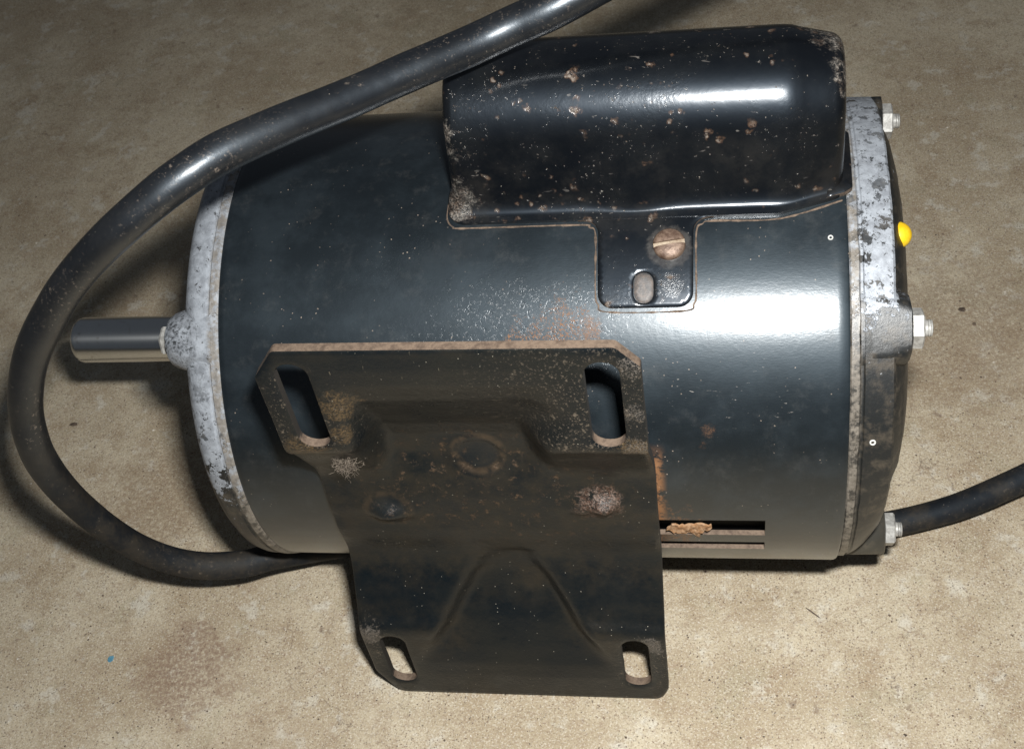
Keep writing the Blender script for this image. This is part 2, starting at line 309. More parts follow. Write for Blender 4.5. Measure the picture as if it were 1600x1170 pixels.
M = dict(floor=m_concrete(), shell=m_shell(), cover=m_cover(), plate=m_plate(), edge=m_edge(),
         bell_l=m_alloy('flaking_alloy_drive_end', 4, 13, -104.1, -1), bell_r=m_alloy('flaking_alloy_rear_end', 52, 9, 71.1, 1, 83.4),
         steel=m_steel(), rubber=m_rubber(),
         nut=m_simple('dull_zinc', (.30, .29, .27), (.50, .49, .46), .5, .25), screw=m_simple('rusted_screw', (.10, .06, .042), (.24, .165, .12), .5, .3, .5, .2),
         slotm=m_simple('screw_slot_dirt', (.20, .14, .09), (.36, .29, .21), .7), dark=m_simple('dark_core', (.006, .006, .006), (.012, .011, .010), .8),
         rust=m_simple('rust_scale', (.24, .115, .045), (.38, .24, .14), .9, 0, .7, .4), yellow=m_simple('yellow_paint', (.78, .46, .006), (.86, .58, .02), .5, 0, .3),
         lint=m_simple('grey_lint', (.13, .105, .08), (.26, .21, .165), .95), blue=m_simple('blue_flake', (.05, .16, .24), (.12, .28, .36), .5),
         grit=m_simple('dark_grit', (.05, .035, .025), (.14, .10, .07), .8), white=m_simple('white_speck', (.50, .50, .47), (.68, .67, .63), .6),
         pale=m_simple('pale_grit', (.55, .50, .42), (.75, .70, .62), .7), haze=m_simple('dusty_enamel', (.065, .06, .058), (.13, .105, .09), .5, 0, .8, .1), tabrim=m_simple('brown_dirt_line', (.06, .042, .03), (.17, .12, .085), .85))

# ================================================================== mesh helpers
def obj(name, verts, faces, mat, parent=None, smooth=True, mats=None, fmat=None):
    me = bpy.data.meshes.new(name); me.from_pydata([(v[0] * S, v[1] * S, v[2] * S) for v in verts], [], [list(f) for f in faces])
    for mm in ([mat] if mats is None else mats): me.materials.append(mm)
    if fmat is not None: me.polygons.foreach_set('material_index', fmat)
    me.polygons.foreach_set('use_smooth', [smooth] * len(me.polygons)); me.validate(); me.update()
    o = bpy.data.objects.new(name, me); C.objects.link(o)
    if parent: o.parent = parent
    return o
def fixn(o, angle=35):
    bm = bmesh.new(); bm.from_mesh(o.data); bmesh.ops.recalc_face_normals(bm, faces=bm.faces)
    a = math.radians(angle)
    for e in bm.edges:
        if len(e.link_faces) == 2 and e.calc_face_angle(0) > a: e.smooth = False
    bm.to_mesh(o.data); bm.free(); return o
def cyl(t, r): return (-r * math.cos(t), r * math.sin(t))
def smooth(a, b, x):
    t = max(0, min(1, (x - a) / (b - a))); return t * t * (3 - 2 * t)
def lathe(name, prof, mat, parent, n=160, bumpf=None, cap=True):
    """prof: (x, r) list, revolved about the motor axis"""
    v, f = [], []
    for (x, r) in prof:
        for i in range(n):
            t = 2 * math.pi * i / n; rr = r
            y, z = cyl(t, rr); v.append((x, y, z))
    for k in range(len(prof) - 1):
        for i in range(n):
            j = (i + 1) % n; f.append((k * n + i, k * n + j, (k + 1) * n + j, (k + 1) * n + i))
    if cap: f.append(list(range(n))); f.append([(len(prof) - 1) * n + i for i in range(n)][::-1])
    return fixn(obj(name, v, f, mat, parent))
def sheet(name, pts, tris, P3, N3, th, mat, parent, rim=None):
    """thickens a triangulated sheet backwards; the cut edge gets material slot 1"""
    v = [tuple(p) for p in P3] + [tuple(Vector(p) - Vector(q) * th) for p, q in zip(P3, N3)]
    n = len(P3); f = [tuple(t) for t in tris]; fm = [0] * len(f)
    cnt = {}
    for t in tris:
        for i in range(len(t)):
            a, b = t[i], t[(i + 1) % len(t)]
            if (b, a) in cnt: cnt.pop((b, a))
            else: cnt[(a, b)] = 1
    f += [tuple(i + n for i in t[::-1]) for t in tris]; fm += [0] * len(tris)
    for (a, b) in cnt: f.append((b, a, a + n, b + n)); fm.append(1)
    o = obj(name, v, f, None, parent, True, [mat, rim or mat], fm)
    bm = bmesh.new(); bm.from_mesh(o.data)
    for e in bm.edges:
        if len(e.link_faces) == 2 and e.link_faces[0].material_index != e.link_faces[1].material_index: e.smooth = False
    bm.to_mesh(o.data); bm.free()
    return o
def inside(p, poly):
    r = False; x, y = p
    for i in range(len(poly)):
        x1, y1 = poly[i]; x2, y2 = poly[i - 1]
        if (y1 > y) != (y2 > y) and x < (x2 - x1) * (y - y1) / (y2 - y1) + x1: r = not r
    return r
def offset(poly, d):
    n = len(poly); out = []
    for i in range(n):
        p0, p1, p2 = Vector(poly[i - 1]), Vector(poly[i]), Vector(poly[(i + 1) % n])
        a = (p1 - p0).normalized(); b = (p2 - p1).normalized(); nn = Vector((-(a.y + b.y), a.x + b.x))
        if nn.length < 1e-6: nn = Vector((-a.y, a.x))
        nn.normalize(); out.append(tuple(p1 + nn * d))
    return out
def roundpoly(pts, n=6):
    """pts: (x, y, radius) corners, anticlockwise -> polygon with arcs"""
    out = []; N = len(pts)
    for i in range(N):
        p = Vector(pts[i][:2]); r = pts[i][2]
        if r <= 0: out.append(tuple(p)); continue
        a = (Vector(pts[i - 1][:2]) - p).normalized(); b = (Vector(pts[(i + 1) % N][:2]) - p).normalized()
        ang = a.angle(b); l = r / math.tan(ang / 2)
        c = p + (a + b).normalized() * (r / math.sin(ang / 2)); s = p + a * l; e = p + b * l
        a0 = math.atan2(s.y - c.y, s.x - c.x); a1 = math.atan2(e.y - c.y, e.x - c.x); da = (a1 - a0 + math.pi) % (2 * math.pi) - math.pi
        for k in range(n + 1):
            t = a0 + da * k / n; out.append((c.x + r * math.cos(t), c.y + r * math.sin(t)))
    return out
def stadium(cx, cy, w, h, n=8):
    r = w / 2 * .98; return roundpoly([(cx - w / 2, cy - h / 2, r), (cx + w / 2, cy - h / 2, r), (cx + w / 2, cy + h / 2, r), (cx - w / 2, cy + h / 2, r)], n)
def dense(poly, step):
    out = []
    for i in range(len(poly)):
        a = Vector(poly[i]); b = Vector(poly[(i + 1) % len(poly)]); k = max(1, int((b - a).length / step))
        for j in range(k): out.append(tuple(a.lerp(b, j / k)))
    return out
def tri2d(outline, holes, step, edge_in=.45):
    """triangulates outline minus holes with an inner ring edge_in from every boundary; returns points, tris, is-boundary flags"""
    loops = [dense(outline, step)] + [dense(h, step * .6)[::-1] for h in holes]
    pts, edges, bnd = [], [], []
    for L in loops:
        s = len(pts); pts += L; bnd += [True] * len(L)
        edges += [(s + i, s + (i + 1) % len(L)) for i in range(len(L))]
    for L in loops:
        I = offset(L, edge_in); s = len(pts); pts += I; bnd += [False] * len(I)
        edges += [(s + i, s + (i + 1) % len(I)) for i in range(len(I))]
    xs = [p[0] for p in outline]; ys = [p[1] for p in outline]
    bpts = np.array(pts)
    y = min(ys) + step / 2; row = 0
    while y < max(ys):
        x = min(xs) + step / 2 + (row % 2) * step / 2
        while x < max(xs):
            if inside((x, y), outline) and not any(inside((x, y), h) for h in holes):
                if np.min(np.hypot(bpts[:, 0] - x, bpts[:, 1] - y)) > step * .75:
                    pts.append((x, y)); bnd.append(False)
            x += step
        y += step * .87; row += 1
    V, E, F, ov, oe, of = delaunay_2d_cdt([Vector(p) for p in pts], edges, [], 0, 1e-5)
    tris = []
    for f in F:
        c = sum((V[i] for i in f), Vector((0, 0))) / len(f)
        if inside(c, outline) and not any(inside(c, h) for h in holes):
            f = list(f)
            a, b, d = V[f[0]], V[f[1]], V[f[2]]
            ar = (b - a).cross(d - a)
            if abs(ar) < .02 and all(bnd[o] for i in f for o in ov[i][:1]): continue      # sliver along a straight edge
            if ar < 0: f = f[::-1]
            tris.append(f)
    ob = [any(bnd[j] for j in o) if o else False for o in ov]
    return [tuple(v) for v in V], tris, ob
def tube(name, path, radii, mat, parent=None, n=20, caps=True):
    v, f = [], []; up = Vector((0, 0, 1)); fr = None
    for i, p in enumerate(path):
        p = Vector(p); t = (Vector(path[min(i + 1, len(path) - 1)]) - Vector(path[max(i - 1, 0)])).normalized()
        if fr is None: fr = t.orthogonal().normalized()
        fr = (fr - t * fr.dot(t)).normalized(); b = t.cross(fr)
        for k in range(n):
            a = 2 * math.pi * k / n; v.append(p + (fr * math.cos(a) + b * math.sin(a)) * radii[i])
    for i in range(len(path) - 1):
        for k in range(n):
            j = (k + 1) % n; f.append((i * n + k, i * n + j, (i + 1) * n + j, (i + 1) * n + k))
    if caps: f.append(list(range(n))[::-1]); f.append([(len(path) - 1) * n + k for k in range(n)])
    return obj(name, v, f, mat, parent)
def prism(name, prof, axis_pt, x0, mat, parent, n=24, poly=None, rot=0, ax=Vector((1, 0, 0)), up=Vector((0, 0, 1))):
    """prof: (distance along ax, radius); poly = number of sides"""
    n = poly or n; v, f = [], []; b = ax.cross(up)
    o = Vector(axis_pt)
    for (d, r) in prof:
        for k in range(n):
            a = 2 * math.pi * k / n + rot; v.append(o + ax * (x0 + d) + (up * math.cos(a) + b * math.sin(a)) * r)
    for i in range(len(prof) - 1):
        for k in range(n):
            j = (k + 1) % n; f.append((i * n + k, i * n + j, (i + 1) * n + j, (i + 1) * n + k))
    f.append(list(range(n))[::-1]); f.append([(len(prof) - 1) * n + k for k in range(n)])
    return fixn(obj(name, v, f, mat, parent), 30)
def catmull(P, k):
    out = []
    for i in range(len(P) - 1):
        a, b, c, d = P[max(i - 1, 0)], P[i], P[i + 1], P[min(i + 2, len(P) - 1)]
        for j in range(k):
            t = j / k; out.append(tuple(.5 * ((2 * b[q]) + (-a[q] + c[q]) * t + (2 * a[q] - 5 * b[q] + 4 * c[q] - d[q]) * t * t + (-a[q] + 3 * b[q] - 3 * c[q] + d[q]) * t ** 3) for q in range(len(b))))
    out.append(tuple(P[-1])); return out
def interp(tab, t):
    if t >= tab[0][0]: return tab[0][1:]
    for a, b in zip(tab, tab[1:]):
        if t >= b[0]:
            k = (t - b[0]) / (a[0] - b[0]); return tuple(b[i] + (a[i] - b[i]) * k for i in range(1, len(a)))
    return tab[-1][1:]
def at_floor(px, py, h=0):
    d = RIGHT * ((px - 800) / FPX) + DOWN * ((py - 585) / FPX) + FWD
    return CAM_POS + d * ((h - CAM_POS.z) / d.z)
def at_depth(px, py, z):
    return CAM_POS + RIGHT * ((px - 800) / FPX * z) + DOWN * ((py - 585) / FPX * z) + FWD * z

# ================================================================== floor
def build_floor():
    X = [-4000, -600, -320] + [-320 + 20 * i for i in range(1, 37)] + [800, 4000]; Y = [-3000, -500] + [-240 + 20 * i for i in range(45)] + [1200, 5000]
    v = []
    for y in Y:
        for x in X: v.append((x, y, 0))
    nx = len(X); f = [(j * nx + i, j * nx + i + 1, (j + 1) * nx + i + 1, (j + 1) * nx + i) for j in range(len(Y) - 1) for i in range(nx - 1)]
    o = obj('concrete_floor', v, f, M['floor']); o['kind'] = 'structure'
build_floor()

# ================================================================== motor
TILT = math.radians(4.4); AXIS_H = 76
motor = bpy.data.objects.new('electric_motor', None); C.objects.link(motor)
motor.empty_display_size = .05
motor.location = (0, 0, AXIS_H * S); motor.rotation_euler = (-TILT, 0, 0)
motor['label'] = 'worn black electric motor lying on concrete with mounting plate facing forward'; motor['category'] = 'electric motor'
R = 73.0; XL, XR = -104.1, 71.1

def build_shell():
    slots = [(14, 49.3, -9.6, -3.0), (14, 49.3, -18.2, -13.6)]     # x0, x1, t0, t1 (degrees)
    xs = sorted(set([XL, XL + .6, XR - .6, XR] + [round(XL + 2 + 2.5 * i, 3) for i in range(69)] + [s[k] for s in slots for k in (0, 1)]))
    xs = [x for i, x in enumerate(xs) if i == 0 or x - xs[i - 1] > .25 or x in (14, 49.3)]
    ts = sorted(set([-180 + 2.0 * i for i in range(180)] + [s[k] for s in slots for k in (2, 3)]))
    nt = len(ts); pts, nr = [], []
    for x in xs:
        for t in ts:
            y, z = cyl(math.radians(t), R - (.3 if x in (XL, XR) else 0)); pts.append((x, y, z)); nr.append((0, y / R, z / R))
    quads = []
    for i in range(len(xs) - 1):
        for j in range(nt):
            k = (j + 1) % nt; cx = (xs[i] + xs[i + 1]) / 2; ct = (ts[j] + (ts[k] if k else 180)) / 2
            if any(s[0] < cx < s[1] and s[2] < ct < s[3] for s in slots): continue
            quads.append((i * nt + j, (i + 1) * nt + j, (i + 1) * nt + k, i * nt + k))
    o = sheet('shell', None, quads, pts, nr, 1.6, M['shell'], motor, M['edge'])
    return fixn(o, 40)
shell = build_shell()
lathe('stator_core', [(-80, 55), (-79, 66), (68, 66), (69, 55)], M['dark'], motor, 72)

# drive-end bell (left) and rear bell (right)
bl = lathe('end_bell', [(-103.7, 40), (-103.8, 72.6), (-104.6, 73.3), (-106.4, 73.4), (-106.9, 72.7), (-107.6, 72.7), (-108.0, 73.2), (-110.8, 73.0), (-113, 72.2), (-115, 70.2), (-116.6, 66.5), (-117.8, 60),
                        (-118.6, 48), (-119.2, 30), (-119.6, 23), (-121.5, 21.5), (-122.5, 19), (-122.6, 12), (-121, 10)], M['bell_l'], motor, 180)
br = lathe('end_bell', [(70.7, 40), (70.8, 70.9), (71.6, 71.7), (73.6, 71.8), (74.1, 71.1), (74.7, 71.1), (75.1, 71.6), (77, 71.5), (79, 71.4), (81, 71.3), (82.4, 71.2), (83.0, 70.6), (83.1, 69), (83.2, 66.0), (84.6, 64.5), (86.4, 61), (88.0, 55), (89.2, 46), (89.3, 34), (87, 30), (87, 12)], M['bell_r'], motor, 180)
for vv in br.data.vertices:          # lower front of the rear bell is rounded off
    y_, z_ = vv.co.y / S, vv.co.z / S; t_ = math.degrees(math.atan2(z_, -y_)); k_ = smooth(22, -34, t_) if t_ > -130 else 0
    x_ = vv.co.x / S
    if x_ > 72 and math.hypot(y_, z_) > 50: q = 1 - k_ * .12 * max(0, (x_ - 72) / 11) ** 2.2; vv.co.y *= q; vv.co.z *= q
    # cast surface is never true
    h_ = mnoise.noise(vv.co * 220) * .25 * S; vv.co.x += h_
RB = 64.3; BA = [math.radians(a) for a in (45, 135, 225, 315)]
def boss(x_base, x_end, r0, r1, ang, mat, par, sgn):
    y, z = cyl(ang, RB)
    prof = [(0, r0 + 1.0), ((x_end - x_base) * sgn * .55, r0), ((x_end - x_base) * sgn * .88, r1 + .5), ((x_end - x_base) * sgn * .97, r1 - .3), ((x_end - x_base) * sgn, r1 - 1.6)]
    o = prism('bolt_boss', prof, (x_base, y, z), 0, mat, par, 40, ax=Vector((sgn, 0, 0)))
    # roughen the casting and hollow the inward side into the bell
    for vv in o.data.vertices:
        p = vv.co / S; k = mnoise.noise(p * .35) * .5 + mnoise.noise(p * 1.1) * .22; d = Vector((0, p.y - y, p.z - z))
        if d.length > 0: vv.co += d.normalized() * k * S
        h = math.hypot(vv.co.y, vv.co.z) / S
        lim = 71.5 if sgn > 0 else 73.5
        if h > lim: q = lim / h; vv.co.y *= q; vv.co.z *= q
    return o
for a in BA:
    y, z = cyl(a, RB)
    lowfront = (a == BA[3])
    # left end: tapering lump carrying the bolt's head
    boss(-106, -121.3 if not lowfront else -117, 9.8, 7.6, a, M['bell_l'], bl, -1)
    prism('bolt_head', [(0, 4.6), (2.6, 4.6), (3.3, 4.1)], (-121.0 if not lowfront else -116.6, y, z), 0, M['nut'], motor, poly=6, rot=.3, ax=Vector((-1, 0, 0)))
    boss(74, 87.2, 10.4, 9.0, a, M['bell_r'], br, 1)
    rot = {BA[0]: .12, BA[1]: .5, BA[2]: .3, BA[3]: .45}[a]
    nt_ = prism('hex_nut', [(0, 5.0), (.35, 5.5), (3.0, 5.5), (3.45, 4.9)], (87.15, y, z), 0, M['nut'], motor, poly=6, rot=rot)
    prism('stud_end', [(0, 2.3), (1.2, 2.3), (1.3, 2.0), (1.5, 2.3), (1.8, 2.3), (1.9, 2.0), (2.1, 2.3), (2.4, 2.2), (2.6, 1.7)], (90.4, y, z), 0, M['nut'], nt_, 20)
lathe('shaft', [(-118, 7.94), (-184.0, 7.94), (-185.2, 7.6), (-186.1, 6.8), (-186.4, 5.6)], M['steel'], motor, 64)
# yellow plug in the rear bell
def dab():
    v, f = [], []; c = Vector((85.4, -20.0, 56.0)); n, k = 24, 12
    for a in range(k + 1):
        for b in range(n):
            p, q = math.pi * a / k, 2 * math.pi * b / n; v.append(c + Vector((3.9 * math.cos(p), 3.9 * math.sin(p) * math.cos(q), 3.6 * math.sin(p) * math.sin(q))))
    for a in range(k):
        for b in range(n): f.append((a * n + b, a * n + (b + 1) % n, (a + 1) * n + (b + 1) % n, (a + 1) * n + b))
    return fixn(obj('yellow_plug', v, f, M['yellow'], motor), 60)
dab()

def paint_ring(x, r, t, rad, par):
    t = math.radians(t); ax = Vector((0, -math.cos(t), math.sin(t))); o = Vector((x, 0, 0)) + ax * r
    up = Vector((0, math.sin(t), math.cos(t))); v, f = [], []
    for k in range(14):
        a = 2 * math.pi * k / 14; d = Vector((1, 0, 0)) * math.cos(a) + up * math.sin(a)
        for q, h in ((rad, 0), (rad * .85, .25), (rad * .6, .25), (rad * .45, .02)): v.append(o + d * q + ax * h)
    for k in range(14):
        j = (k + 1) % 14
        for q in range(3): f.append((k * 4 + q, j * 4 + q, j * 4 + q + 1, k * 4 + q + 1))
    fixn(obj('paint_ring', v, f, M['white'], par), 60)
paint_ring(77.4, 71.45, 19.8, .9, br); paint_ring(66.5, 73.05, 64.5, .75, shell)
# ------------------------------------------------------------------ capacitor cover

def cover_section(x, n_arc=30):
    """(y, z) outline front flange -> arch -> back flange for one x, with the end taper"""
    tp = max(0, min(1, (x - 53.5) / 17)); tp = tp * tp * (1.6 - .6 * tp) if tp < .25 else (tp - .11); tp = max(0, tp); rho = 19.4 - 3.2 * tp; cy, cz = 1.0 + .5 * tp, 87.9 - 1.2 * tp
    dent = math.exp(-((x - 15) / 8.5) ** 2)
    tf = 70.0 + 4.0 * max(0, min(1, (x - 53) / 18)) + (2.6 * (1 - math.sqrt(max(0, 1 - (min(3.4, -32.6 - x) / 3.4) ** 2))) if x < -32.6 else 0); tb = 112
    pts = []
    ff = [cyl(math.radians(tf), R + 1.3), cyl(math.radians(tf + 1.3), R + 1.35)]
    pts += ff
    ynear = cy - rho - 3.4 + tp
    # fillet from flange to wall
    a = Vector(ff[1]); foot = Vector((ynear + .7 - dent * .9, a.y + 5.5)); ctrl = Vector((ynear - .1 - dent * 1.1, a.y + .6))
    for k in range(1, 8):
        t = k / 8; pts.append(tuple(a * (1 - t) ** 2 + ctrl * 2 * t * (1 - t) + foot * t * t))
    pts.append(tuple(foot))
    for k in range(n_arc + 1):
        t = math.radians(9 + 163 * k / n_arc); pts.append((cy - rho * math.cos(t), cz + rho * math.sin(t)))
    b2 = [cyl(math.radians(tb - 1.3), R + 1.35), cyl(math.radians(tb), R + 1.3)]
    a = Vector(pts[-1]); b = Vector(b2[0]); ctrl = Vector((cy + rho + 3, b.y + 1))
    for k in range(1, 8):
        t = k / 8; pts.append(tuple(a * (1 - t) ** 2 + ctrl * 2 * t * (1 - t) + b * t * t))
    pts += b2
    return pts
def build_cover():
    X0, X1, RC = -36.0, 70.4, 3.0
    st = []                              # (x of section shape, x position, inset)
    for k in range(9):
        a = math.pi / 2 * k / 8; xx = X0 + RC * (1 - math.sin(a)); st.append((xx, xx, RC * (1 - math.cos(a))))
    st = st[::-1]
    xs = [X0 + RC + 2.2 * i for i in range(1, int((X1 - X0 - 2 * RC) / 2.2))]
    st += [(x, x, 0) for x in xs]
    for k in range(9):
        a = math.pi / 2 * k / 8; xx = X1 - RC + RC * math.sin(a); st.append((xx, xx, RC * (1 - math.cos(a))))
    v, f = [], []; N = None
    cen = Vector((2, 76))
    for (sx, px, ins) in st:
        sec = cover_section(sx); N = len(sec)
        for i, p in enumerate(sec):
            p = Vector(p); a = Vector(sec[max(i - 1, 0)]); b = Vector(sec[min(i + 1, N - 1)]); t = (b - a).normalized(); nn = Vector((t.y, -t.x))
            if i < 3 or i > N - 4: nn = Vector((-1 if i < 3 else 1, 0)); q = p - nn * ins * .9
            else: q = p - Vector((-t.y, t.x)) * ins
            rr_ = math.hypot(q.x, q.y)
            v.append((px - 1.9 * smooth(79, 74.3, rr_) * smooth(X0 + RC, X0, px), q.x, q.y))
    for s in range(len(st) - 1):
        for i in range(N - 1): f.append((s * N + i, s * N + i + 1, (s + 1) * N + i + 1, (s + 1) * N + i))
    # end walls
    for s, rev in ((0, False), (len(st) - 1, True)):
        c = len(v); x = st[s][1]; v.append((x, 2, 78))
        for i in range(N - 1):
            t = (s * N + i, c, s * N + i + 1) if not rev else (s * N + i + 1, c, s * N + i); f.append(t)
    # skirt under the flange edges
    for i in (0, N - 1):
        s0 = len(v)
        for s in range(len(st)):
            q = Vector((0, v[s * N + i][1], v[s * N + i][2])); q = q.normalized() * (R - .5); v.append((v[s * N + i][0], q.y, q.z))
        for s in range(len(st) - 1): f.append((s * N + i, (s + 1) * N + i, s0 + s + 1, s0 + s))
    o = fixn(obj('capacitor_cover', v, f, M['cover'], motor), 45)
    return o
cover = build_cover()
# right-hand lip of the cover that overlaps the bell's rim
def lip():
    out = roundpoly([(66, 73.3, 0), (70.6, 74.4, 1.0), (72.7, 75.6, .6), (72.9, 92, 1.2), (66, 94, 0)], 4)
    P, T, B = tri2d(out, [], 1.2, .3)
    p3 = []; nn = []
    for (x, t), b in zip(P, B):
        y, z = cyl(math.radians(t), R + 1.9 - (.3 if b else 0)); p3.append((x, y, z)); nn.append(Vector((0, y, z)).normalized())
    return sheet('end_lip', None, T, p3, nn, 1.6, M['cover'], cover, M['tabrim'])
lip()
def arc_sheet(name, outline, holes, r, th, mat, parent, rim, step=.9, pert=None):
    """outline in (x, arc length at radius R measured from t=0 upward)"""
    P, T, B = tri2d(outline, holes, step, .35)
    p3, nn = [], []
    for (x, s), b in zip(P, B):
        y, z = cyl(s / R, r - (.28 if b else 0) + (pert(x, s) if pert else 0)); p3.append((x, y, z)); nn.append(Vector((0, y, z)).normalized())
    return sheet(name, None, T, p3, nn, th, mat, parent, rim)
dg = lambda t: math.radians(t) * R
# tab with its fillets into the cover's flange
tab_out = roundpoly([(7.0, dg(50.5), 0), (27.6, dg(50.5), 0)], 0)
tab_out = roundpoly([(4.9, dg(50.3), 4.0), (30.4, dg(50.3), 4.0), (30.6, dg(70.0), 4.2), (36, dg(70.0), 0), (36, dg(71.5), 0), (-1, dg(71.5), 0), (-1, dg(70.0), 0), (4.8, dg(70.0), 4.2)], 7)
hole = stadium(17.2, dg(54.5), 5.4, 8.4, 8)
slot_fill = arc_sheet('slot_dirt', stadium(17.2, dg(54.5), 5.3, 8.3, 8), [], R + .22, .2, M['haze'], cover, M['haze'], 1.0)
tab = arc_sheet('mounting_tab', tab_out, [hole], R + 1.0, .8, M['cover'], cover, M['tabrim'])
# thin line of dirt caught along the cover's edge
def dirt():
    line = [(-38.1, dg(76)), (-38.2, dg(72.6)), (-37.6, dg(70.8)), (-36, dg(69.6)), (-33, dg(69.25)), (-1, dg(69.2)), (2.2, dg(68.6)), (4.0, dg(66.5)), (4.15, dg(54)), (4.9, dg(51.2)), (7.6, dg(49.55)), (27.8, dg(49.5)), (30.6, dg(51)), (31.2, dg(54)), (31.3, dg(66.5)),
            (33.0, dg(68.6)), (36, dg(69.25)), (53.5, dg(69.25)), (70, dg(73.2))]
    pl = catmull([(a, b, 0) for a, b in line], 14); v, f = [], []
    for i, p in enumerate(pl):
        a, b = Vector(pl[max(i - 1, 0)]), Vector(pl[min(i + 1, len(pl) - 1)]); t = (b - a).normalized(); nn = Vector((-t.y, t.x, 0))
        wv = .26 + .3 * mnoise.noise(Vector((p[0] * .4, p[1] * .4, 0)))
        for k, d in enumerate((-wv, 0, wv * .8)):
            q = Vector(p) + nn * d; y, z = cyl(q.y / R, R + (.0, .35, .1)[k]); v.append((q.x, y, z))
    for i in range(len(pl) - 1):
        for k in range(2): f.append((i * 3 + k, i * 3 + k + 1, i * 3 + k + 4, i * 3 + k + 3))
    obj('dirt_line', v, f, M['tabrim'], cover)
dirt()
# slotted screw
def screw():
    t = math.radians(63.6); ax = Vector((0, -math.cos(t), math.sin(t))); up = Vector((0, math.sin(t), math.cos(t))); side = Vector((1, 0, 0))
    o = Vector((24.1, 0, 0)) + ax * (R + .95); ang = math.radians(8); sd = (side * math.cos(ang) + up * math.sin(ang)); u2 = (up * math.cos(ang) - side * math.sin(ang))
    v, f = [], []; n = 40; rr = 4.35
    rings = [(rr + .05, 0), (rr, 1.0), (rr - .35, 1.45), (rr - 1.2, 1.85), (rr - 2.4, 2.1), (.9, 2.2)]
    # head as two half domes either side of the slot
    for sg in (1, -1):
        g = .55; s0 = len(v)
        grid = []
        for (r, h) in rings:
            row = []
            r = max(r, g + .05); a0 = math.asin(min(1, g / r))
            for k in range(n // 2 + 1):
                a = a0 + (math.pi - 2 * a0) * k / (n // 2); row.append(len(v)); v.append(o + sd * (r * math.cos(a)) + u2 * (sg * r * math.sin(a)) + ax * h)
            grid.append(row)
        for i in range(len(grid) - 1):
            for k in range(n // 2): f.append((grid[i][k], grid[i][k + 1], grid[i + 1][k + 1], grid[i + 1][k]))
        # slot wall
        wall = [r[0] for r in grid] + [r[-1] for r in grid][::-1]; f.append(wall)
        f.append(grid[-1])
    s = fixn(obj('cover_screw', v, f, M['screw'], cover), 40)
    w_ = [(-rr, -.6), (rr, -.6), (rr, .6), (-rr, .6)]; v2 = [o + sd * (a * .97) + u2 * b + ax * h for h in (.2, 1.25) for a, b in w_]
    obj('screw_slot', v2, [(0, 1, 2, 3), (7, 6, 5, 4), (0, 4, 5, 1), (1, 5, 6, 2), (2, 6, 7, 3), (3, 7, 4, 0)], M['slotm'], s, False)
screw()

# ------------------------------------------------------------------ mounting plate
D = 87.5; RS = 75.8
def sym(t): return [(-a, b, -c) for a, b, c in t][::-1]
SU = [(84, D, 84), (47, D, 46.5), (45, D - .4, 44.3), (43, D - 1.6, 42.3), (41, D - 3.0, 40.6), (27, 77.6, 27.2), (24, 76.1, 24.0), (21, 75.2, 21.0), (18, 74.7, 18), (15, 74.9, 15), (10, 75.7, 10), (5, 76.2, 5), (0, RS, 0)]
GU = [(84, D, 84), (76, D, 76), (70, D - .7, 69.8), (62, D - 3.6, 61.6), (52, 78.9, 51), (42, 74.3, 41.3), (35, 72.2, 34.5), (26, 71.9, 26), (18, 74.2, 18), (10, 75.7, 10), (0, RS, 0)]
GL = [(0, RS, 0), (-10, 75.7, -10), (-17, 74.3, -17), (-23, 72.6, -23.5), (-29, 72.6, -29.5), (-36, 75.0, -37), (-46, 79.8, -46.5), (-56, 84.4, -56.5), (-63, 86.8, -63.5), (-70, D, -70), (-84, D, -84)]
SL = sym(SU)
def gauss2(x, v, cx, cv, a, b): return math.exp(-(((x - cx) / a) ** 2 + ((v - cv) / b) ** 2))
def plate_pt(x, v):
    if v >= 0:
        s = interp(SU, v); g = interp(GU, v)
        top = smooth(76, 60, v); lo = 1 - .5 * smooth(40, 26, v)
        wgt = smooth(-64 + 4 * top, -53, x) * smooth(3 - 9 * smooth(60, 40, v), -13 - 4 * smooth(60, 40, v), x)
        d = s[0] + (g[0] - s[0]) * wgt; u = s[1] + (g[1] - s[1]) * wgt
    else:
        s = interp(SL, v); g = interp(GL, v); k = max(0, min(1, (-v - 20) / 44)); half = 7 + 24 * k; cx = -27.5 - 1.5 * k
        wgt = smooth(half + 4.6, half - 4.0, abs(x - cx)); wgt *= .93
        d = s[0] + (g[0] - s[0]) * wgt; u = s[1] + (g[1] - s[1]) * wgt
    # weld dimples and lumps
    r = math.hypot(x + 29.5, (v - 25.5) * .95)
    d += -.2 * smooth(7.2, 6.0, r) + .5 * smooth(5.5, 0, r) + .6 * math.exp(-((r - 7.3) / 1.0) ** 2)
    k = gauss2(x, v, -58.5, 4.2, 5.8, 3.6); d += 4.2 * k - 1.2 * gauss2(x, v, -58, 3.0, 2.8, 1.6)
    d += 4.0 * gauss2(x, v, 4.5, 8.2, 4.0, 2.4) + 1.3 * gauss2(x, v, -1.5, 5.5, 4.0, 2.4)
    d += -.9 * gauss2(x, v, -24, -20, 6, 2.2)
    d += .35 * mnoise.noise(Vector((x * .06, v * .06, 3))) * smooth(82, 60, abs(v))
    return Vector((x, -d, u))
